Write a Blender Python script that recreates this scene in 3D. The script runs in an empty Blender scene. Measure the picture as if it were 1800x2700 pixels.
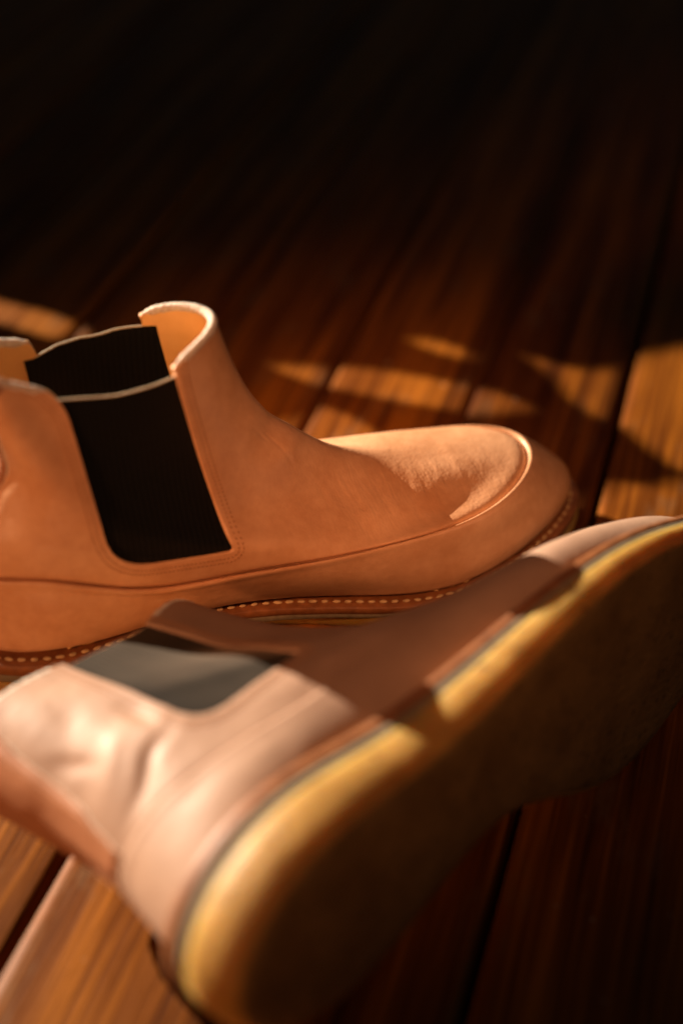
import bpy, bmesh, math, random
import numpy as np
from mathutils import Vector, Matrix

# ================================================================ camera
scene = bpy.context.scene
rad = math.radians
cam_d = bpy.data.cameras.new('camera'); cam = bpy.data.objects.new('camera', cam_d)
scene.collection.objects.link(cam); scene.camera = cam
cam_d.sensor_fit = 'VERTICAL'; cam_d.sensor_height = 36; cam_d.sensor_width = 24; cam_d.lens = 50
cam_d.clip_start = .02; cam_d.clip_end = 60
cam.location = (0, 0, .4224); cam.rotation_euler = (rad(90 - 38.085), 0, 0)
cam_d.dof.use_dof = True; cam_d.dof.focus_distance = .590; cam_d.dof.aperture_fstop = 2.5

# ================================================================ light: low warm window light, dim room
world = bpy.data.worlds.new('World'); scene.world = world; world.use_nodes = True
wb = world.node_tree.nodes['Background']
wb.inputs['Color'].default_value = (.75, .92, 1, 1); wb.inputs['Strength'].default_value = .025
SUN_AZ, SUN_EL, SUN_D = rad(-54.5), rad(17.3), 5.0
AIM = Vector((.02, .40, .06))
SUN_DIR = Vector((math.sin(SUN_AZ) * math.cos(SUN_EL), math.cos(SUN_AZ) * math.cos(SUN_EL), math.sin(SUN_EL)))
SUN_POS = AIM + SUN_DIR * SUN_D
def lamp(name, kind, loc, aim, energy, color, **kw):
    d = bpy.data.lights.new(name, kind); d.energy = energy; d.color = color
    for k, v in kw.items(): setattr(d, k, v)
    o = bpy.data.objects.new(name, d); scene.collection.objects.link(o); o.location = loc
    o.rotation_euler = (Vector(aim) - Vector(loc)).to_track_quat('-Z', 'Y').to_euler()
    return o
lamp('low_window_light', 'SPOT', SUN_POS, AIM, 4800, (1, .83, .64), spot_size=rad(18), spot_blend=.15, shadow_soft_size=.007)
lamp('warm_fill_spot', 'SPOT', (-1.45, -.9, .44), (-.055, .445, .08), 115, (1, .41, .165), spot_size=rad(9.6), spot_blend=.6, shadow_soft_size=.2)  # added fill spot, stands in for light bounced off the sunlit floor
lamp('high_fill_spot', 'SPOT', (-.15, -.75, 1.45), (-.012, .458, .088), 160, (1, .40, .16), spot_size=rad(7.4), spot_blend=.8, shadow_soft_size=.12)  # added narrow fill spot aimed at the standing boot's near side

vs = scene.view_settings
vs.view_transform = 'Standard'; vs.look = 'None'; vs.exposure = 0; vs.gamma = 1; vs.use_curve_mapping = False
scene.cycles.use_denoising = True
scene.cycles.max_bounces = 8

# ================================================================ materials
class NT:
    def __init__(s, name):
        s.m = bpy.data.materials.new(name); s.m.use_nodes = True; s.t = s.m.node_tree
        s.b = s.t.nodes['Principled BSDF']; s.o = s.t.nodes['Material Output']
    def n(s, typ, props=None, **ins):
        x = s.t.nodes.new(typ)
        for k, v in (props or {}).items(): setattr(x, k, v)
        for k, v in ins.items():
            i = x.inputs[int(k[1:])] if k[0] == '_' and k[1:].isdigit() else x.inputs[k.replace('__', ' ')]
            s.put(i, v)
        return x
    def put(s, i, v):
        if isinstance(v, bpy.types.NodeSocket): s.t.links.new(v, i)
        else: i.default_value = v
    def set(s, **kw):
        for k, v in kw.items(): s.put(s.b.inputs[k.replace('__', ' ')], v)
    def coord(s, scale=(1, 1, 1), kind='Object', rot=(0, 0, 0)):
        c = s.n('ShaderNodeTexCoord')
        return s.n('ShaderNodeMapping', Vector=c.outputs[kind], Scale=scale, Rotation=rot).outputs[0]
    def noise(s, vec, scale, detail=3, rough=.55, dist=0):
        return s.n('ShaderNodeTexNoise', Vector=vec, Scale=scale, Detail=detail, Roughness=rough, Distortion=dist).outputs['Fac']
    def ramp(s, fac, stops):
        r = s.n('ShaderNodeValToRGB', Fac=fac); e = r.color_ramp.elements
        while len(e) < len(stops): e.new(.5)
        for k, (p, c) in enumerate(stops): e[k].position = p; e[k].color = (*c, 1) if len(c) == 3 else c
        return r.outputs['Color']
    def mix(s, fac, a, b, mode='MIX'):
        x = s.n('ShaderNodeMix', {'data_type': 'RGBA', 'blend_type': mode})
        s.put(x.inputs[0], fac); s.put(x.inputs[6], a); s.put(x.inputs[7], b)
        return x.outputs[2]
    def math(s, op, a, b=0.):
        x = s.n('ShaderNodeMath', {'operation': op}); s.put(x.inputs[0], a); s.put(x.inputs[1], b); return x.outputs[0]
    def bump(s, h, strength, dist, normal=None):
        x = s.n('ShaderNodeBump', Height=h, Strength=strength, Distance=dist)
        if normal is not None: s.put(x.inputs['Normal'], normal)
        return x.outputs[0]

def leather(name, lo, hi, rough=.42, crease=1., spec=.4):
    k = NT(name); v = k.coord()
    blot = k.noise(v, 26, 4, .6); fine = k.noise(v, 240, 3, .6)
    col = k.ramp(k.math('ADD', k.math('MULTIPLY', blot, .75), k.math('MULTIPLY', fine, .25)), [(.32, lo), (.68, hi)])
    spots = k.ramp(k.noise(v, 95, 2, .5), [(.70, (0, 0, 0)), (.80, (1, 1, 1))])
    col = k.mix(k.math('MULTIPLY', spots, .22), col, (lo[0] * .6, lo[1] * .5, lo[2] * .45, 1))
    k.set(Base__Color=col, Roughness=k.math('ADD', k.math('MULTIPLY', fine, .22), rough - .1), Specular__IOR__Level=spec)
    cv = k.coord(scale=(1, .23, .36), rot=(0, 0, rad(-14)))
    wr = k.noise(cv, 260, 3, .5, .5)
    pores = k.n('ShaderNodeTexVoronoi', Vector=v, Scale=750.).outputs['Distance']
    sx = k.n('ShaderNodeSeparateXYZ', Vector=k.n('ShaderNodeTexCoord').outputs['Object'])
    flex = k.n('ShaderNodeMapRange', {'interpolation_type': 'SMOOTHSTEP'}, Value=sx.outputs[0], _1=.15, _2=.19).outputs[0]
    flex2 = k.n('ShaderNodeMapRange', {'interpolation_type': 'SMOOTHSTEP'}, Value=sx.outputs[0], _1=.272, _2=.245).outputs[0]
    flex3 = k.n('ShaderNodeMapRange', {'interpolation_type': 'SMOOTHSTEP'}, Value=sx.outputs[2], _1=.046, _2=.058).outputs[0]
    bend = k.n('ShaderNodeMapRange', {'interpolation_type': 'SMOOTHSTEP'}, Value=sx.outputs[1], _1=-.003, _2=-.014).outputs[0]
    patch = k.math('ADD', .10, k.math('MULTIPLY', k.math('MULTIPLY', flex, flex2), k.math('MULTIPLY', flex3, k.math('ADD', .5, k.math('MULTIPLY', bend, 4.)))))
    nb = k.bump(k.math('MULTIPLY', wr, patch), .11 * crease, .0013)
    nb = k.bump(pores, .11, .0005, nb)
    nb = k.bump(k.noise(v, 70, 3), .2, .002, nb)
    k.set(Normal=nb); k.set(Coat__Weight=.0)
    return k.m

M = {}
M['leather'] = leather('natural_leather', (.52, .245, .112), (.73, .41, .225), .38)
M['leather_dimmed'] = leather('sun_dimmed_leather', (.29, .173, .115), (.37, .232, .16), .54, .35, .3)  # same leather, its colour darkened to offset stronger light on this boot
M['lining'] = leather('leather_lining', (.74, .40, .14), (.84, .50, .20), .6)
def simple(name, lo, hi, scale, rough=.6, bump=.4, dist=.001, spec=.3, sheen=0, det=4):
    k = NT(name); v = k.coord(); f = k.noise(v, scale, det, .6)
    k.set(Base__Color=k.ramp(f, [(.3, lo), (.7, hi)]), Roughness=rough, Specular__IOR__Level=spec, Normal=k.bump(f, bump, dist))
    if sheen: k.set(Sheen__Weight=sheen, Sheen__Roughness=.45, Sheen__Tint=(1, .92, .84, 1))
    return k.m
M['strap'] = leather('shaded_strap_leather', (.30, .115, .05), (.42, .18, .085), .5)  # darker than the upper: shade at the back is put into this colour
M['raw_edge'] = simple('raw_leather_edge', (.66, .54, .44), (.84, .76, .66), 700, .85, 1, .0015, .1, .3)
M['thread'] = simple('waxed_thread', (.42, .28, .13), (.66, .48, .27), 900, .6, .5, .0005)
M['thread_dark'] = simple('tan_thread', (.30, .13, .05), (.46, .22, .09), 900, .65, .5, .0005)
M['welt'] = simple('welt_leather', (.15, .052, .018), (.29, .11, .038), 160, .5, .35, .001, .4)
M['midsole'] = simple('grey_midsole', (.14, .11, .07), (.22, .175, .115), 300, .75, .4, .001)
M['edging'] = simple('woven_edging', (.34, .27, .18), (.58, .48, .34), 1500, .8, .6, .0006)

def gore_mat():
    k = NT('black_elastic'); w = k.coord(scale=(1, 1, .12))
    f = k.n('ShaderNodeTexWave', Vector=k.coord(), Scale=135., Distortion=.5, Detail=1.).outputs['Fac']; g = k.noise(k.coord(), 120, 4)
    k.set(Base__Color=k.ramp(k.math('ADD', k.math('MULTIPLY', f, .6), k.math('MULTIPLY', g, .4)), [(.25, (.0035, .004, .0045)), (.8, (.0065, .007, .0075))]), Roughness=.8, Specular__IOR__Level=.02,
          Sheen__Weight=.55, Sheen__Roughness=.38, Sheen__Tint=(1, .79, .60, 1), Normal=k.bump(f, .12, .0003))
    return k.m
M['gore'] = gore_mat()
def crepe_mat():
    k = NT('amber_crepe'); v = k.coord(); f = k.noise(v, 60, 5, .65); g = k.noise(v, 420, 3, .6)
    pits = k.ramp(k.noise(v, 230, 2, .5), [(.62, (0, 0, 0)), (.72, (1, 1, 1))])
    col = k.ramp(f, [(.3, (.27, .14, .026)), (.7, (.44, .25, .062))])
    col = k.mix(k.math('MULTIPLY', pits, .75), col, (.10, .05, .015, 1))
    k.set(Base__Color=col, Roughness=.55, Specular__IOR__Level=.3, Subsurface__Weight=.6, Subsurface__Radius=(1, .45, .12), Subsurface__Scale=.026,
          Normal=k.bump(k.math('ADD', f, k.math('MULTIPLY', g, .5)), .5, .0015))
    return k.m
M['crepe'] = crepe_mat()
def tread_mat():
    k = NT('shaded_crepe_tread'); v = k.coord(); f = k.noise(v, 40, 5, .65); g = k.noise(v, 330, 3, .6)
    pits = k.ramp(k.n('ShaderNodeTexVoronoi', Vector=v, Scale=190.).outputs['Distance'], [(.12, (1, 1, 1)), (.3, (0, 0, 0))])
    col = k.ramp(f, [(.3, (.13, .075, .026)), (.7, (.24, .145, .052))])  # crepe colour darkened, shade of the underside is put into it
    col = k.mix(k.math('MULTIPLY', pits, .6), col, (.035, .022, .010, 1))
    k.set(Base__Color=col, Roughness=.7, Specular__IOR__Level=.2, Normal=k.bump(k.math('ADD', g, f), .6, .002))
    return k.m
M['tread'] = tread_mat()

def wood_mat():
    k = NT('oiled_pine'); inf = k.n('ShaderNodeObjectInfo').outputs['Random']
    c = k.n('ShaderNodeTexCoord').outputs['Object']
    off = k.n('ShaderNodeCombineXYZ', X=k.math('MULTIPLY', inf, 7.), Y=k.math('MULTIPLY', inf, 31.), Z=k.math('MULTIPLY', inf, 3.)).outputs[0]
    v0 = k.n('ShaderNodeVectorMath', {'operation': 'ADD'}, _0=c, _1=off).outputs[0]
    st = k.n('ShaderNodeMapping', Vector=v0, Scale=(1, .035, 1)).outputs[0]
    big = k.noise(st, 60, 4, .55, .4)
    rings = k.noise(st, 210, 3, .5, .25); fine = k.noise(k.n('ShaderNodeMapping', Vector=v0, Scale=(1, .02, 1)).outputs[0], 700, 2, .6)
    wv = k.n('ShaderNodeTexWave', {'bands_direction': 'X'}, Vector=k.n('ShaderNodeMapping', Vector=v0, Scale=(1, .05, .4)).outputs[0], Scale=62., Distortion=7., Detail=3., Detail__Scale=1.6, Detail__Roughness=.6).outputs['Fac']
    f = k.math('ADD', k.math('MULTIPLY', k.math('ADD', k.math('MULTIPLY', wv, .2), .40), .14), k.math('ADD', k.math('MULTIPLY', big, .42), k.math('ADD', k.math('MULTIPLY', rings, .25), k.math('MULTIPLY', fine, .19))))
    col = k.ramp(f, [(.40, (.060, .015, .0025)), (.49, (.16, .046, .0045)), (.585, (.34, .112, .010))])
    tone = k.ramp(inf, [(0, (.82, .80, .78)), (1, (1.1, 1.08, 1.05))])
    col = k.mix(1., col, tone, 'MULTIPLY')
    dirt = k.ramp(k.noise(k.n('ShaderNodeMapping', Vector=v0, Scale=(1, .35, 1)).outputs[0], 55, 5, .65), [(.56, (0, 0, 0)), (.72, (1, 1, 1))])
    col = k.mix(k.math('MULTIPLY', dirt, .6), col, (.16, .085, .04, 1))
    speck = k.ramp(k.noise(v0, 120, 3, .6), [(.70, (0, 0, 0)), (.76, (1, 1, 1))])
    col = k.mix(k.math('MULTIPLY', speck, .5), col, (.42, .36, .27, 1))
    k.set(Base__Color=col, Roughness=k.math('ADD', .36, k.math('MULTIPLY', rings, .3)), Specular__IOR__Level=.09,
          Normal=k.bump(k.noise(v0, 160, 3), .2, .001, k.bump(f, .55, .0016)))
    return k.m
M['wood'] = wood_mat()
M['dark'] = simple('subfloor_dirt', (.012, .008, .006), (.03, .02, .014), 60, .95, .3, .002, .1)
M['gobo'] = simple('gobo_surface', (.10, .09, .08), (.14, .12, .11), 12, .9, .2, .002, .1)  # surface of the added panel that shapes the low light

# ---------------------------------------------------------------- boot last (cm, heel at origin, toe +x, left +y)
def nspline(xk, yk, x):
    """natural cubic spline through (xk, yk[k,...]) sampled at x"""
    xk = np.asarray(xk, float); yk = np.asarray(yk, float); n = len(xk)
    h = np.diff(xk); A = np.eye(n); b = np.zeros((n,) + yk.shape[1:])
    for i in range(1, n - 1):
        A[i, i-1] = h[i-1]; A[i, i] = 2 * (h[i-1] + h[i]); A[i, i+1] = h[i]
        b[i] = 6 * ((yk[i+1] - yk[i]) / h[i] - (yk[i] - yk[i-1]) / h[i-1])
    m = np.linalg.solve(A, b.reshape(n, -1)).reshape(b.shape)
    x = np.asarray(x, float); i = np.clip(np.searchsorted(xk, x) - 1, 0, n - 2)
    sh = (-1,) + (1,) * (yk.ndim - 1)
    hi = h[i].reshape(sh); a = ((xk[i+1] - x)).reshape(sh) / hi; c = 1 - a
    return a * yk[i] + c * yk[i+1] + ((a**3 - a) * m[i] + (c**3 - c) * m[i+1]) * hi**2 / 6

UK = [0, .1, .25, .4, .55, .7, .85, 1]
# ring: t, xK, xF, z(u), near half width P(u), far half width P(u), centre y at (0,.5,1)
RINGS = [
 (0.00, .7, 29.3, [3.1,3.05,2.75,2.3,1.9,1.6,1.5,1.7], [5.6,5.0,3.2,2.45,3.5,5.0,5.0,4.6], [5.6,5.0,3.6,3.5,4.2,4.7,4.5,4.3], (0,0,.2)),
 (0.07, .85, 29.35, [4.0,4.15,3.6,3.1,2.75,2.5,2.5,2.6],     [5.9,5.4,3.9,3.3,4.1,5.2,5.3,5.0], [5.7,5.2,3.9,3.9,4.6,5.0,4.6,4.3], (0,0,.15), [4.0,3.6,3.2,2.9,2.7,2.5,2.5,2.6]),
 (0.15, 1.1, 28.5, [5.3,5.9,4.9,4.3,3.95,3.75,3.7,3.65],    [5.8,5.5,4.2,3.9,4.5,5.1,5.3,5.1], [5.6,5.3,4.2,4.1,4.5,4.6,4.3,4.4], (0,0,.15), [5.3,4.6,4.0,3.8,3.75,3.75,3.7,3.65]),
 (0.21, 1.3, 27.0, [6.3,6.8,5.5,5.15,5.0,4.9,4.88,4.8],     [5.6,5.3,4.3,4.1,4.4,4.9,5.55,5.4], [5.4,5.1,4.3,4.0,4.0,3.7,3.8,4.5], (0,0,.1), [6.3,5.5,4.8,4.6,4.65,4.75,4.7,4.8]),
 (0.26, 1.4, 25.8, [7.3,8.0,6.7,5.95,5.42,5.12,5.08,5.12],     [5.4,5.2,4.4,4.1,4.2,4.45,4.65,4.5], [5.3,5.0,4.3,4.0,3.7,3.3,3.6,4.2], (0,0,.1), [7.3,6.6,5.7,5.4,5.35,5.2,5.12,5.12]),
 (0.34, 1.45, 23.0, [8.8,9.0,7.7,6.8,6.2,5.72,5.5,5.55],    [5.0,4.9,4.3,4.0,4.0,3.8,4.0,4.1], [5.0,4.9,4.2,3.8,3.5,3.1,3.2,3.6], (0,0,.1), [8.8,8.2,7.2,6.5,6.2,5.9,5.65,5.55]),
 (0.45, 1.4,19.2, [10.2,9.9,8.9,8.0,7.3,6.75,6.35,6.32],   [4.5,4.5,4.1,3.8,3.6,3.2,2.9,2.6], [4.5,4.5,4.0,3.7,3.4,3.0,2.7,2.4], (0,0,.1)),
 (0.58, 1.25,16.3, [11.2,11.0,10.2,9.3,8.8,8.4,8.2,8.2],  [4.1,4.1,3.7,3.3,3.2,3.0,2.7,2.4], [4.1,4.1,3.8,3.5,3.3,3.0,2.7,2.4], (0,0,0)),
 (0.72, 1.1,14.3, [12.4,12.3,11.7,10.9,10.4,10.2,10.2,10.3],[3.8,3.7,3.2,2.8,2.8,2.8,2.7,2.5], [3.8,3.8,3.5,3.2,3.0,2.8,2.7,2.5], (0,0,0)),
 (0.86, .9,13.2, [13.4,13.6,13.2,12.5,12.1,12.1,12.3,12.6],[3.6,3.4,2.7,2.3,2.5,2.7,2.8,2.7], [3.6,3.6,3.2,2.9,2.8,2.8,2.8,2.7], (0,0,0)),
 (1.00, .6,12.6, [14.7,15.3,14.9,14.2,13.75,13.7,14.4,14.8],[3.4,3.0,2.3,2.0,2.2,2.6,2.8,2.8], [3.5,3.5,3.0,2.7,2.6,2.7,2.9,2.9], (0,0,0), [14.7,14.3,14.2,13.85,13.7,13.7,14.4,14.8]),
]
T_SEAM = .21
BACK_SHIFT = 0.
def ring_pts(r, s):
    _, xK, xF, z, pn, pf, yc = r[:7]; zf = r[7] if len(r) > 7 else z
    u = .5 + .5 * np.cos(s); nr = np.sin(s) < 0
    P = np.where(nr, nspline(UK, pn, u), nspline(UK, pf, u)); Z = np.where(nr, nspline(UK, z, u), nspline(UK, zf, u))
    xs = xK + (xF - xK) * u + BACK_SHIFT * np.clip((r[0] - .25) / .3, 0, 1) * (1 - u)**4
    return np.stack([xs, np.sin(s) * P + nspline([0, .5, 1], yc, u), Z], -1)
def last_surface(t, s):
    """grid of points [len(t), len(s), 3]"""
    R = np.stack([ring_pts(r, s) for r in RINGS])
    return nspline([r[0] for r in RINGS], R, t)

# ================================================================ helpers
COL = scene.collection
def mesh_obj(name, verts, faces, mats, parent=None, smooth=True, mat_idx=None):
    me = bpy.data.meshes.new(name); me.from_pydata([tuple(map(float, v)) for v in verts], [], faces)
    for m in (mats if isinstance(mats, (list, tuple)) else [mats]): me.materials.append(m)
    if smooth: me.polygons.foreach_set('use_smooth', [True] * len(me.polygons))
    if mat_idx is not None: me.polygons.foreach_set('material_index', mat_idx)
    me.update()
    return link(name, me, parent)
def link(name, me, parent=None):
    o = bpy.data.objects.new(name, me); COL.objects.link(o)
    if parent is not None: o.parent = parent
    return o
def flip_faces(faces): return [tuple(reversed(f)) for f in faces]
def clip_mesh(V, F, d):
    """keep the part of the mesh where scalar d > 0, cutting faces exactly at d = 0"""
    V = list(map(np.asarray, V)); new = {}; outF = []; keep = d > 0
    def cut(a, b):
        k = (a, b) if a < b else (b, a)
        if k not in new:
            a, b = k; w = d[a] / (d[a] - d[b]); V.append(V[a] * (1 - w) + V[b] * w); new[k] = len(V) - 1
        return new[k]
    for f in F:
        kk = [keep[i] for i in f]
        if all(kk): outF.append(f); continue
        if not any(kk): continue
        g = []
        for a, b in zip(f, f[1:] + f[:1]):
            if keep[a]: g.append(a)
            if keep[a] != keep[b]: g.append(cut(a, b))
        if len(g) > 2: outF.append(tuple(g))
    used = sorted({i for f in outF for i in f}); mp = {u: i for i, u in enumerate(used)}
    return np.array([V[i] for i in used]), [tuple(mp[i] for i in f) for f in outF]
def poly_sdf(P, poly):
    """signed distance to a closed polygon, negative inside"""
    A = poly; B = np.roll(poly, -1, 0); d2 = np.full(len(P), 1e9); ins = np.zeros(len(P), bool)
    for a, b in zip(A, B):
        e = b - a; t = np.clip(((P - a) @ e) / (e @ e), 0, 1); q = P - a - t[:, None] * e; d2 = np.minimum(d2, (q**2).sum(1))
        c = (a[1] > P[:, 1]) != (b[1] > P[:, 1])
        with np.errstate(divide='ignore', invalid='ignore'):
            ins ^= c & (P[:, 0] < (b[0] - a[0]) * (P[:, 1] - a[1]) / (b[1] - a[1]) + a[0])
    return np.where(ins, -1, 1) * np.sqrt(d2)
def round_poly(pts, radii, n=8):
    """polygon with rounded corners"""
    pts = np.array(pts, float); out = []
    for i, p in enumerate(pts):
        r = radii[i]
        if r == 0: out.append(p); continue
        a = pts[i-1] - p; b = pts[(i+1) % len(pts)] - p
        a = p + a / np.linalg.norm(a) * r; b = p + b / np.linalg.norm(b) * r
        for t in np.linspace(0, 1, n): out.append((1-t)**2 * a + 2*t*(1-t) * p + t*t * b)
    return np.array(out)
def smooth_noise(P, scale, seed, octaves=3):
    r = np.random.RandomState(seed); v = np.zeros(len(P)); amp = 1.
    for o in range(octaves):
        for _ in range(6):
            k = r.normal(size=3) * scale * 2**o; v += amp * np.sin(P @ k + r.rand() * 6.28) / 6
        amp *= .5
    return v
def tube(path, r, n=6, closed=False):
    P = np.asarray(path, float); m = len(P); V = []; F = []
    T = np.gradient(P, axis=0); T /= np.linalg.norm(T, axis=1)[:, None]
    up = np.array([.3, .2, .93])
    for i in range(m):
        a = np.cross(T[i], up); a /= np.linalg.norm(a); b = np.cross(T[i], a); ri = r[i] if hasattr(r, '__len__') else r
        for k in range(n):
            w = 2 * math.pi * k / n; V.append(P[i] + ri * (math.cos(w) * a + math.sin(w) * b))
    for i in range(m - 1):
        for k in range(n): F.append((i*n + k, i*n + (k+1) % n, (i+1)*n + (k+1) % n, (i+1)*n + k))
    F.append(tuple(range(n - 1, -1, -1))); F.append(tuple(range((m-1)*n, m*n)))
    return V, F
def capsule(L, w, h, n=8, m=5):
    """a stitch: a low rounded thread segment along x"""
    V = []; F = []
    for i in range(m):
        t = -1 + 2 * i / (m - 1); r = math.sqrt(max(0, 1 - abs(t)**3)) * .92 + .08
        for k in range(n):
            a = 2 * math.pi * k / n; V.append((t * L / 2, math.cos(a) * w / 2 * r, math.sin(a) * h / 2 * r + h * .12))
    for i in range(m - 1):
        for k in range(n): F.append((i*n + k, (i+1)*n + k, (i+1)*n + (k+1) % n, i*n + (k+1) % n))
    F.append(tuple(range(n))); F.append(tuple(range(m*n - 1, m*n - n - 1, -1)))
    return V, F

# ================================================================ boot builder
NS, NT_UP, NT_BU = 420, 150, 40
def normals(G):
    """normals of a grid [t, s, 3] periodic in s, pointing out of the boot"""
    du = np.gradient(G, axis=0); dv = np.roll(G, -1, 1) - np.roll(G, 1, 1)
    n = np.cross(dv, du); n /= np.linalg.norm(n, axis=-1, keepdims=True) + 1e-12
    return n
def grid_faces(nt, ns):
    return [(i*ns + j, i*ns + (j+1) % ns, (i+1)*ns + (j+1) % ns, (i+1)*ns + j) for i in range(nt - 1) for j in range(ns)]
def offset_curve(P, off):
    T = np.roll(P, -1, 0) - np.roll(P, 1, 0); n = np.stack([T[:, 1], -T[:, 0]], 1); n /= np.linalg.norm(n, axis=1)[:, None]
    Q = P.copy(); Q[:, :2] += n * off; return Q
def arc_resample(P, step, closed=True):
    Q = np.vstack([P, P[:1]]) if closed else P
    d = np.concatenate([[0], np.cumsum(np.linalg.norm(np.diff(Q, axis=0), axis=1))]); n = max(3, int(d[-1] / step))
    u = np.linspace(0, d[-1], n, endpoint=False)
    return np.stack([np.interp(u, d, Q[:, k]) for k in range(3)], 1)

stitch_me = None
def make_boot(label, group, pose, mirror, gores, gore_tops, dents, leather_mat, bumper_mat, lip=1., back=0., creases=()):
    """pose: 4x4 matrix; mirror: a left/right boot; gores: side-view outlines (x, z) for the -y and +y side in cm"""
    global stitch_me, BACK_SHIFT
    BACK_SHIFT = back
    root = bpy.data.objects.new('chelsea_boot', None); COL.objects.link(root); root.matrix_world = pose
    root.empty_display_size = .05
    root['label'] = label; root['category'] = 'boot'; root['group'] = group
    sg = -1. if mirror else 1.
    def out(P):
        P = np.array(P, float) / 100; P[..., 1] *= sg; return P
    def part(name, V, F, mats, parent=root, smooth=True, idx=None, flip=False):
        return mesh_obj(name, out(V), flip_faces(F) if (mirror != flip) else F, mats, parent, smooth, idx)
    s = np.linspace(0, 2*np.pi, NS, endpoint=False)
    # ---- leather upper, one piece, cut out for the two elastic gores
    t = np.concatenate([[T_SEAM - .02], np.linspace(T_SEAM - .006, T_SEAM + .05, 26), np.linspace(T_SEAM + .05, 1, NT_UP - 26)[1:]])
    G = last_surface(t, s); N = normals(G)
    T2 = np.repeat(t[:, None], NS, 1)
    off = -.15 * lip * np.exp(-((T2 - T_SEAM) / .012)**2) - .03 * lip * np.exp(-((T2 - T_SEAM) / .04)**2)
    flat = G.reshape(-1, 3)
    off = off.ravel() + (.035 * smooth_noise(flat, .55, 3) + .008 * smooth_noise(flat, 2.2, 11)) * np.clip((T2.ravel() - T_SEAM) / .1, 0, 1)
    for (c, r, a) in dents:
        off = off + a * np.exp(-(((flat - np.array(c)) / np.array(r))**2).sum(1))
    # small creases where the vamp bends
    for (cx, cz, ang, ln, wd, a, side) in creases:
        dx, dz = flat[:, 0] - cx, flat[:, 2] - cz; ca, sa = math.cos(ang), math.sin(ang)
        al, ac = dx*ca + dz*sa, -dx*sa + dz*ca + .12 * np.sin(dx * 3.1 + cx)
        off = off + np.where(flat[:, 1] * side > 1., a * np.exp(-(al/ln)**2 - (ac/wd)**2), 0)
    U = (flat + N.reshape(-1, 3) * off[:, None])
    F = grid_faces(len(t), NS)
    near = U[:, 1] < 0
    sd = np.where(near, poly_sdf(U[:, [0, 2]], gores[0]), poly_sdf(U[:, [0, 2]], gores[1]))
    front = flat[:, 0] > 7.5
    V1, F1 = clip_mesh(U, F, sd)
    up = part('upper', V1, F1, [leather_mat, M['raw_edge'], M['lining']])
    so = up.modifiers.new('thickness', 'SOLIDIFY'); so.thickness = .0026; so.offset = -1; so.material_offset_rim = 0; so.material_offset = 2
    so.use_even_offset = True
    # ---- elastic gores with a woven top edging, and two rows of stitches round each
    G3 = G.reshape(-1, 3); Nf = N.reshape(-1, 3)
    SV, SF = [], []
    for side, poly in ((-1, gores[0]), (1, gores[1])):
        m = (flat[:, 1] * side > 0)
        d = np.where(m, .55 - sd, -1.); zt = np.interp(flat[:, 0], *gore_tops[0 if side < 0 else 1])
        IN = U - Nf * .17
        Vg, Fg = clip_mesh(IN, F, np.minimum(d, zt - U[:, 2]))
        g = part('elastic_gore', Vg, Fg, M['gore'])
        gs = g.modifiers.new('thickness', 'SOLIDIFY'); gs.thickness = .0014; gs.offset = -1
        gi = (U - Nf * .24).reshape(len(t), NS, 3); dz = (zt - U[:, 2]).reshape(len(t), NS); s2d = sd.reshape(len(t), NS); path = []
        for c in np.where(m.reshape(len(t), NS)[-1])[0]:
            k = np.where(dz[:, c] < 0)[0]
            if len(k) and k[0] > 0:
                k = k[0]; w = dz[k-1, c] / (dz[k-1, c] - dz[k, c])
                if s2d[k-1, c] < .1: path.append(gi[k-1, c] * (1 - w) + gi[k, c] * w)
            elif s2d[-1, c] < .1: path.append(gi[-1, c])
        if len(path) > 4:
            a, b = tube(np.array(path), .055, 6); part('gore_edging', a, b, M['edging'], g, flip=True)
        # stitch rows follow the gore outline at two distances
        P = poly; T = np.roll(P, -1, 0) - np.roll(P, 1, 0); nn = np.stack([T[:, 1], -T[:, 0]], 1); nn /= np.linalg.norm(nn, axis=1)[:, None] + 1e-9
        if (np.sum(P[:, 0] * np.roll(P[:, 1], -1) - np.roll(P[:, 0], -1) * P[:, 1])) < 0: nn = -nn
        idx = np.where(m)[0]; XZ = U[idx][:, [0, 2]]
        for dd in (.24, .44):
            ring = np.concatenate([P + nn * dd, np.zeros((len(P), 1))], 1); ring = arc_resample(ring, .165)
            for i in range(len(ring)):
                p = ring[i, :2]
                if p[1] > 15.2: continue
                if poly_sdf(p[None], poly)[0] < dd * .9: continue
                j = idx[((XZ - p)**2).sum(1).argmin()]
                if np.hypot(*(U[j][[0, 2]] - p)) > .12: continue
                tn = ring[(i+1) % len(ring), :2] - ring[i-1, :2]; n = Nf[j]
                c = U[j].copy(); c[0], c[2] = p; # stay on the surface: solve y from the tangent plane
                dxz = p - U[j][[0, 2]]
                if abs(n[1]) > .2: c[1] = U[j][1] - (n[0]*dxz[0] + n[2]*dxz[1]) / n[1]
                a = np.array([tn[0], 0, tn[1]]); a -= n * (a @ n); a /= np.linalg.norm(a) + 1e-9; b = np.cross(n, a)
                cv, cf = capsule(.13, .06, .055, 5, 4); k = len(SV)
                SV += [c + a*x + b*y + n*(z + .005) for x, y, z in cv]; SF += [tuple(q + k for q in f) for f in cf]
    st = part('gore_stitching', SV, SF, M['thread_dark'], up); st['kind'] = 'stuff'
    # ---- thick raw rim where the leather is folded and stitched: front tab and rear tab
    rimc = (U - Nf * .14).reshape(len(t), NS, 3)[-1]; rs = sd.reshape(len(t), NS)[-1]
    ok = np.where(rs > .02)[0]; brk = np.where(np.diff(ok) > 1)[0]; runs = np.split(ok, brk + 1)
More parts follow.
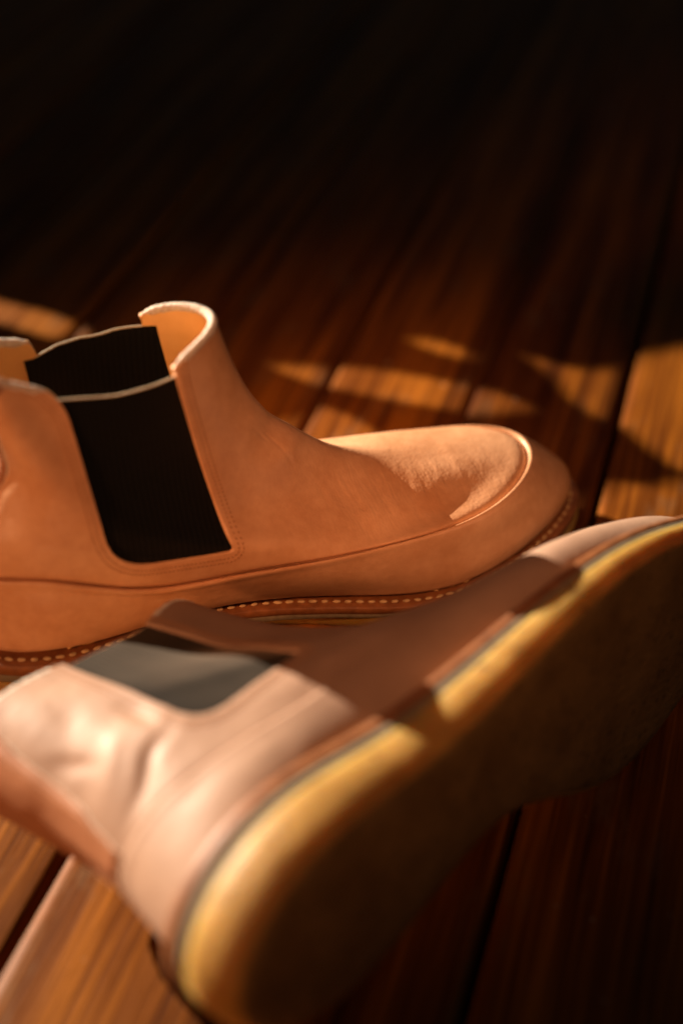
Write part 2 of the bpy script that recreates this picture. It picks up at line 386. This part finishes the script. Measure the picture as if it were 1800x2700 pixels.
    if len(runs) > 1 and runs[0][0] == 0 and runs[-1][-1] == NS - 1: runs = [np.concatenate([runs[-1], runs[0]])] + runs[1:-1]
    rr = np.random.RandomState(2)
    for run in runs:
        path = rimc[run]; n = len(path); e = np.minimum(np.arange(n), np.arange(n)[::-1]) / 6.
        r = .175 * np.clip(.45 + .55 * np.minimum(e, 1), 0, 1) * (1 + .04 * rr.normal(size=n)); a, f_ = tube(path + np.array([0, 0, -.02]), r, 9)
        a = np.array(a) + rr.normal(size=(len(a), 3)) * .007
        part('rim_edge', a, f_, M['raw_edge'], up, flip=True)
    # ---- lower band (moccasin guard) with a rolled lip along the seam
    tb = np.linspace(-.012, T_SEAM + .006, NT_BU); Gb = last_surface(np.clip(tb, 0, 1), s); Nb = normals(last_surface(np.linspace(0, .25, NT_BU), s))
    Nb = normals(last_surface(np.clip(tb, 0.0, 1) + np.arange(NT_BU) * 1e-5, s))
    ob = .03 + .065 * lip * np.exp(-((tb - T_SEAM) / .012)**2)
    ob = ob - .20 * np.exp(-(np.clip(tb, 0, 1) / .016)**2)
    fb = Gb.reshape(-1, 3); nb = .03 * smooth_noise(fb, .5, 8).reshape(NT_BU, NS)
    crease = np.zeros(len(fb))
    for (cx, cz, ang, ln, wd, a, side) in creases:
        dx, dz = fb[:, 0] - cx, fb[:, 2] - cz; ca, sa = math.cos(ang), math.sin(ang)
        al, ac = dx*ca + dz*sa, -dx*sa + dz*ca + .12 * np.sin(dz * 3.1 + cx)
        crease += np.where(fb[:, 1] * side > 1., a * np.exp(-(al/ln)**2 - (ac/wd)**2), 0)
    Gb = Gb + Nb * (ob[:, None] + nb * np.clip(1 - np.abs(tb - .1) / .12, 0, 1)[:, None] + crease.reshape(NT_BU, NS))[..., None]
    # the lowest rows tuck inwards under the upper
    Gb[0] = offset_curve(Gb[1], -.25); Gb[0, :, 2] = Gb[1, :, 2] - .06
    bp = part('lower_band', Gb.reshape(-1, 3), grid_faces(NT_BU, NS), [bumper_mat, M['raw_edge'] if not mirror else bumper_mat, M['lining']])
    bs = bp.modifiers.new('thickness', 'SOLIDIFY'); bs.thickness = .0022; bs.offset = -1; bs.material_offset_rim = 0; bs.material_offset = 2
    # ---- sole: welt, midsole, crepe outsole as closed rings sharing the feather line
    fe = last_surface(np.array([0.]), s)[0]
    pair = lambda a: [(a + j, a + j + 1, a + NS - j - 1, a + (NS - j) % NS) if 0 < j else (a, a + 1, a + NS - 1) for j in range(NS // 2 - 1)] + [(a + NS//2 - 1, a + NS//2, a + NS//2 + 1)]
    bz = np.clip((fe[:, 0] - 21.5) / 8, 0, 1)**2 * .18 + np.clip((2.5 - fe[:, 0]) / 3, 0, 1)**2 * .15
    wob = .03 * smooth_noise(fe, .8, 5)
    def solid(name, layers, mats, idx_bottom=None, parent=root):
        """layers: (offset, z array) from top to bottom, closed with a cap at each end"""
        V = np.concatenate([np.concatenate([offset_curve(fe, o + wob)[:, :2] if False else (offset_curve(fe, 0)[:, :2] + (offset_curve(fe, 1.)[:, :2] - fe[:, :2]) * (o + wob)[:, None] if hasattr(wob, '__len__') else 0), z[:, None]], 1) for o, z in layers])
        n = len(layers); Fq = [(i*NS + j, (i+1)*NS + j, (i+1)*NS + (j+1) % NS, i*NS + (j+1) % NS) for i in range(n - 1) for j in range(NS)]
        top = pair(0); bot = [tuple(reversed(f)) for f in pair((n-1)*NS)]
        idx = [1 if idx_bottom and i >= idx_bottom else 0 for i in range(n - 1) for j in range(NS)] + [0] * len(top) + [1 if idx_bottom else 0] * len(bot)
        return part(name, V, Fq + top + bot, mats, parent, True, idx)
    ztop = fe[:, 2] - .04
    th = np.interp(fe[:, 0], [0, 8, 14, 30], [.55, .5, .38, .36]); md = np.interp(fe[:, 0], [0, 10, 16, 30], [.42, .36, .26, .24])
    z1 = ztop - th; z2 = z1 - md; zb = bz
    OW = .62
    welt = solid('welt', [(-.5, ztop + .0), (.0, ztop), (OW - .06, ztop), (OW, ztop - .06), (OW, z1 + .04), (OW - .05, z1), (-.4, z1)], M['welt'])
    solid('midsole', [(-.4, z1 - .001), (OW - .07, z1 - .001), (OW - .03, z1 - .05), (OW - .03, z2 + .05), (OW - .07, z2), (-.4, z2)], M['midsole'])
    zc = z2 - .001; hh = zc - zb
    wob = wob - np.where(np.sin(s) < 0, 1.05 * np.exp(-((fe[:, 0] - 13.0) / 4.0)**2), 0)   # the sole is cut in under the inner arch
    solid('crepe_outsole', [(-.4, zc), (OW - .06, zc), (OW + .02, zc - .06), (OW + .05, zc - hh*.3), (OW + .03, zc - hh*.55), (OW - .05, zb + hh*.30), (OW - .17, zb + hh*.15), (OW - .36, zb + hh*.06), (OW - .7, zb), (-.9, zb), (-1.6, zb)], [M['crepe'], M['tread']], 7)
    # ---- insole
    ins = last_surface(np.array([.035]), s)[0]; ins = offset_curve(ins, -.35)
    part('insole', ins, pair(0), M['lining'], smooth=True, flip=True)
    # ---- welt stitches, each its own thread segment
    ring = offset_curve(fe, .24); ring[:, 2] = ztop + .03; ring = arc_resample(ring, .50)
    if stitch_me is None:
        cv, cf = capsule(.0037, .0016, .0013, 8, 6); o = mesh_obj('stitch', cv, cf, M['thread']); stitch_me = o.data; bpy.data.objects.remove(o)
    rr = random.Random(4)
    for i in range(len(ring)):
        a = ring[(i+1) % len(ring)] - ring[i-1]
        o = link('stitch', stitch_me, welt); p = out(ring[i])
        o.location = p; o.rotation_euler = (0, -math.atan2(a[2], np.hypot(a[0], a[1])), sg * math.atan2(a[1], a[0]) + rr.uniform(-.16, .16)); o.scale = (rr.uniform(.8, 1.08),) + (rr.uniform(.9, 1.1),) * 2
    # ---- back strap over the heel seam with two rows of stitches
    tt = np.linspace(T_SEAM + .02, 1.0, 60); ww = np.linspace(-1, 1, 9); V = []
    Gs = last_surface(tt, np.pi + np.linspace(-.95, .95, 9)); ns_ = np.zeros_like(Gs)
    for i in range(len(tt)):
        for j, w in enumerate(ww):
            half = np.interp(tt[i], [.2, .35, .95], [.8, 1.35, 2.05]); base = Gs[i, 4]; p = base.copy()
            k = np.interp(w * half, Gs[i, :, 1] - Gs[i, 4, 1], np.arange(9)) if Gs[i, 8, 1] > Gs[i, 0, 1] else np.interp(w * half, (Gs[i, :, 1] - Gs[i, 4, 1])[::-1], np.arange(9)[::-1])
            p = np.array([np.interp(k, np.arange(9), Gs[i, :, c]) for c in range(3)])
            q0, q1 = Gs[i, max(0, int(k) - 1)], Gs[i, min(8, int(k) + 2)]; nx, ny = q1[1] - q0[1], -(q1[0] - q0[0]); nl = math.hypot(nx, ny) + 1e-9; sgn = -1 if nx > 0 else 1
            p[:2] += sgn * np.array([nx, ny]) / nl * (.09 + .05 * math.exp(-((abs(w) - .8) / .14)**2)); V.append(p)
    Fs = [(i*9 + j, i*9 + j + 1, (i+1)*9 + j + 1, (i+1)*9 + j) for i in range(len(tt) - 1) for j in range(8)]
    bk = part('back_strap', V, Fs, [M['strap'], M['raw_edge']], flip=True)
    b2 = bk.modifiers.new('thickness', 'SOLIDIFY'); b2.thickness = .0022; b2.offset = -1; b2.material_offset_rim = 1
    SV, SF = [], []; V = np.array(V).reshape(len(tt), 9, 3)
    for col in (1, 7):
        pth = arc_resample(V[:, col], .24, False)
        for i in range(1, len(pth) - 1):
            a = pth[i+1] - pth[i-1]; a /= np.linalg.norm(a); b = np.array([0, 1., 0]); n = np.cross(a, b); k = len(SV)
            cv, cf = capsule(.17, .07, .06, 5, 4); SV += [pth[i] + a*x + b*y + n*z for x, y, z in cv]; SF += [tuple(q + k for q in f) for f in cf]
    s2 = part('strap_stitching', SV, SF, M['thread_dark'], bk); s2['kind'] = 'stuff'
    return root
CREASES = [(17.2, 4.2, 1.75, .7, .10, -.05, -1), (17.55, 4.1, 1.8, .6, .09, -.045, -1), (17.9, 4.3, 1.7, .5, .08, -.03, -1),
           (17.3, 6.0, 1.9, .6, .10, -.045, -1), (17.7, 5.8, 1.8, .5, .09, -.04, -1), (16.9, 6.2, 2.0, .5, .08, -.04, -1), (19.6, 3.6, 1.7, .4, .08, -.02, -1),
           (13.9, 9.5, 2.3, .35, .07, -.034, -1), (14.25, 9.3, 2.2, .4, .06, -.03, -1), (13.6, 9.9, 2.4, .3, .06, -.028, -1), (14.6, 8.7, 2.1, .35, .07, -.03, -1), (13.3, 9.2, 2.6, .35, .08, -.016, -1),
           (14.1, 10.1, 2.5, .3, .06, .014, -1), (14.9, 8.2, 2.0, .3, .06, -.02, -1), (18.6, 5.9, 1.8, .45, .07, -.025, -1), (16.2, 6.6, 2.1, .4, .08, -.02, -1), (12.6, 8.2, 2.7, .4, .10, -.016, -1),
           (15.6, 7.4, 1.9, .35, .07, -.016, -1), (15.1, 9.0, 2.2, .3, .05, -.016, -1), (13.2, 10.6, 2.4, .3, .06, -.014, -1)]

# ================================================================ floor: old pine boards with open gaps
BA = rad(16.61); BDIR = np.array([math.sin(BA), math.cos(BA)]); BN = np.array([math.cos(BA), -math.sin(BA)])
floor = bpy.data.objects.new('floor', None); COL.objects.link(floor); floor['kind'] = 'structure'; floor['label'] = 'old oiled pine board floor with dark open gaps'
def plank_mesh(w, L, seed):
    r = np.random.RandomState(seed); ny = 90; prof = [(-.5, -.045), (-.5, -.0016), (-.493, -.0004), (-.44, 0), (-.2, .0002), (.2, .0002), (.44, 0), (.493, -.0004), (.5, -.0016), (.5, -.045)]
    V = []; n = len(prof); e1 = np.cumsum(r.normal(size=ny)) * .00005; e2 = np.cumsum(r.normal(size=ny)) * .00005
    for i in range(ny):
        y = L * i / (ny - 1)
        for (u, z) in prof: V.append((u * w + (e1[i] if u < -.43 else e2[i] if u > .43 else 0) * 1., y, z + .0004 * math.sin(i * .31 + seed)))
    F = [(i*n + k, i*n + k + 1, (i+1)*n + k + 1, (i+1)*n + k) for i in range(ny - 1) for k in range(n - 1)]
    return V, flip_faces(F) if False else F
PITCH = .0776
GAPS = {0: .0036, -1: .0007, -2: .0024, -3: .0018, -4: .0034, -5: .0015, 1: .002, 2: .004}
joint = lambda k: -.038 + PITCH * k
for k in range(-15, 9):
    a, b = joint(k) + GAPS.get(k, .003) / 2, joint(k + 1) - GAPS.get(k + 1, .003) / 2
    V, F = plank_mesh(b - a, 2.6, 50 + k)
    o = mesh_obj('plank', V, [tuple(reversed(f)) for f in F], M['wood'], floor)
    c = (a + b) / 2 * BN - .25 * BDIR; o.location = (c[0], c[1], -.0006 + .0004 * math.sin(k * 2.3)); o.rotation_euler = (0, 0, -BA)
sub = mesh_obj('subfloor', [(-3, -2, -.06), (3, -2, -.06), (3, 4, -.06), (-3, 4, -.06)], [(0, 1, 2, 3)], M['dark'], floor)

# ================================================================ the two boots
def basis(o, X, Y, Z):
    m = Matrix.Identity(4)
    for i in range(3): m[i][0], m[i][1], m[i][2], m[i][3] = X[i], Y[i], Z[i], o[i]
    return m
az = rad(66.5); X1 = (math.sin(az), math.cos(az), 0); Y1 = (-X1[1], X1[0], 0)
pose1 = basis((-.16395, .42168, .0), X1, Y1, (0, 0, 1))
P2 = [42.5464, -3.2987, -6.2419, -0.0307, 0.2279, 0.0622]
a2, p2, r2 = map(rad, P2[:3])
X2 = Vector((math.sin(a2)*math.cos(p2), math.cos(a2)*math.cos(p2), math.sin(p2))); H2 = Vector((-math.cos(a2), math.sin(a2), 0))
U2 = H2.cross(X2); U2 = U2 if U2.z > 0 else -U2
Z2 = math.cos(r2) * H2 + math.sin(r2) * U2; Y2 = Z2.cross(X2)
pose2 = basis(P2[3:], X2, Y2, Z2)
g1 = round_poly([(1.5, 19), (3.6, 16.2), (5.6, 14.4), (6.15, 13.4), (6.3, 12.2), (6.75, 6.9), (11.55, 6.45), (10.6, 12.0), (10.3, 14.0), (10.3, 19)], [0, .5, .8, .4, .6, 1.7, .25, 2.5, 1, 0])
g2 = round_poly([(5.2, 19), (5.3, 12.9), (5.5, 6.7), (10.3, 6.9), (9.3, 12.0), (8.9, 14.0), (8.9, 19)], [0, 2, 1.4, .25, 2.5, 1, 0])
make_boot('tan leather chelsea boot standing upright on its sole on the boards', 'the pair of tan chelsea boots', pose1, False, (g1, g1), (([6, 8, 10.5], [13.75, 13.6, 13.75]), ([6, 7, 8.2, 9.5, 10.5], [13.05, 13.5, 13.7, 13.75, 13.75])),
          [((14.6, -1.2, 9.6), (1.0, 1.4, .5), -.16), ((15.2, -1.6, 8.6), (.9, 1.4, .4), .12), ((13.0, -3, 8.5), (1.6, 1.5, 1.5), -.10)], M['leather'], M['leather'], 1., 2.3, CREASES)
make_boot('tan leather chelsea boot lying on its side with its crepe sole turned to the camera', 'the pair of tan chelsea boots', pose2, True, (g2, g2), (([5, 7, 9], [14.2, 13.9, 13.7]), ([5, 7, 9], [14.2, 13.9, 13.7])),
          [((4.4, 3.0, 10.0), (1.2, 2, 1.6), -.14), ((4.0, 3, 12.6), (1.6, 2, 1.4), -.06), ((3.2, 3, 7.6), (1.7, 2, 1.2), .08)], M['leather_dimmed'], M['leather_dimmed'], .45, 0., [(3.5, 7.2, .40, 1.3, .32, -.15, 1), (3.0, 8.5, .5, 1.0, .45, .09, 1), (3.2, 5.8, .3, 1.3, .5, .06, 1), (4.9, 9.2, 1.5, 1.2, .35, -.10, 1), (3.4, 11.2, .9, 1.0, .8, -.12, 1), (2.4, 9.8, 2.0, .8, .3, -.07, 1), (9.0, 5.2, .1, 1.6, .35, -.05, 1)])

# ================================================================ added unseen panel, its holes shape the low light (behind and left of the frame)
e1 = Vector((math.cos(SUN_AZ), -math.sin(SUN_AZ), 0)); e2 = SUN_DIR.cross(e1) if SUN_DIR.cross(e1).z > 0 else e1.cross(SUN_DIR)
Q = AIM + SUN_DIR * 1.6
cu = bpy.data.curves.new('light_gobo', 'CURVE'); cu.dimensions = '2D'; cu.fill_mode = 'BOTH'; cu.extrude = .004
def spline(pts, smooth=True):
    sp = cu.splines.new('BEZIER' if smooth else 'POLY'); sp.use_cyclic_u = True
    if smooth:
        sp.bezier_points.add(len(pts) - 1)
        for b, p in zip(sp.bezier_points, pts): b.co = (p[0] / 100, p[1] / 100, 0); b.handle_left_type = b.handle_right_type = 'AUTO'
    else:
        sp.points.add(len(pts) - 1)
        for b, p in zip(sp.points, pts): b.co = (p[0] / 100, p[1] / 100, 0, 1)
spline([(-70, -44), (70, -44), (70, 60), (-70, 60)], False)
spline([(-40, -25), (-8, -25), (2, -21), (6.5, -13), (8.4, -9.0), (9.9, -7.6), (11.9, -7.25), (11.9, -6.9), (11.4, -6.3), (10.8, -5.6), (10.7, -4.6), (11.2, -4.1), (12.8, -3.95), (13.6, -3.85), (14.1, -3.5),
        (15.3, -3.25), (15.0, -2.2), (12.8, .2), (10.5, 3.5), (6, 9), (-10, 12), (-30, 12), (-40, 12)], False)
for h in ([(13.1, -8.4), (13.8, -8.1), (14.4, -7.7), (15.2, -7.1), (15.8, -6.4), (16.3, -5.9), (16.1, -5.3), (15.3, -5.5), (14.4, -5.9), (13.9, -6.4), (13.4, -7.0), (13.1, -7.5), (13.0, -7.9)],
          [(17.6, -7.25), (18.2, -7.0), (18.2, -6.5), (17.6, -6.45), (17.4, -6.8)],
          [(19.2, -6.0), (19.3, -5.25), (20.3, -4.85), (21.6, -4.8), (23.4, -4.4), (23.0, -3.0), (15.5, -2.95), (15.3, -3.45), (16.1, -3.95), (16.9, -4.35), (16.7, -4.6), (17.3, -5.0), (18.5, -5.5)],
          [(11.0, -13.0), (10.9, -12.5), (11.3, -11.7), (11.4, -11.1), (10.7, -10.8), (9.9, -11.2), (9.6, -12.0), (9.4, -12.5)]):
    spline(h, False)
gobo_obj = link('light_gobo', cu); gobo_obj['kind'] = 'structure'; gobo_obj['label'] = 'unseen panel added to cut the low light into patches'
cu.materials.append(M['gobo'])
gobo_obj.matrix_world = basis(Q, e1, e2, e1.cross(e2))
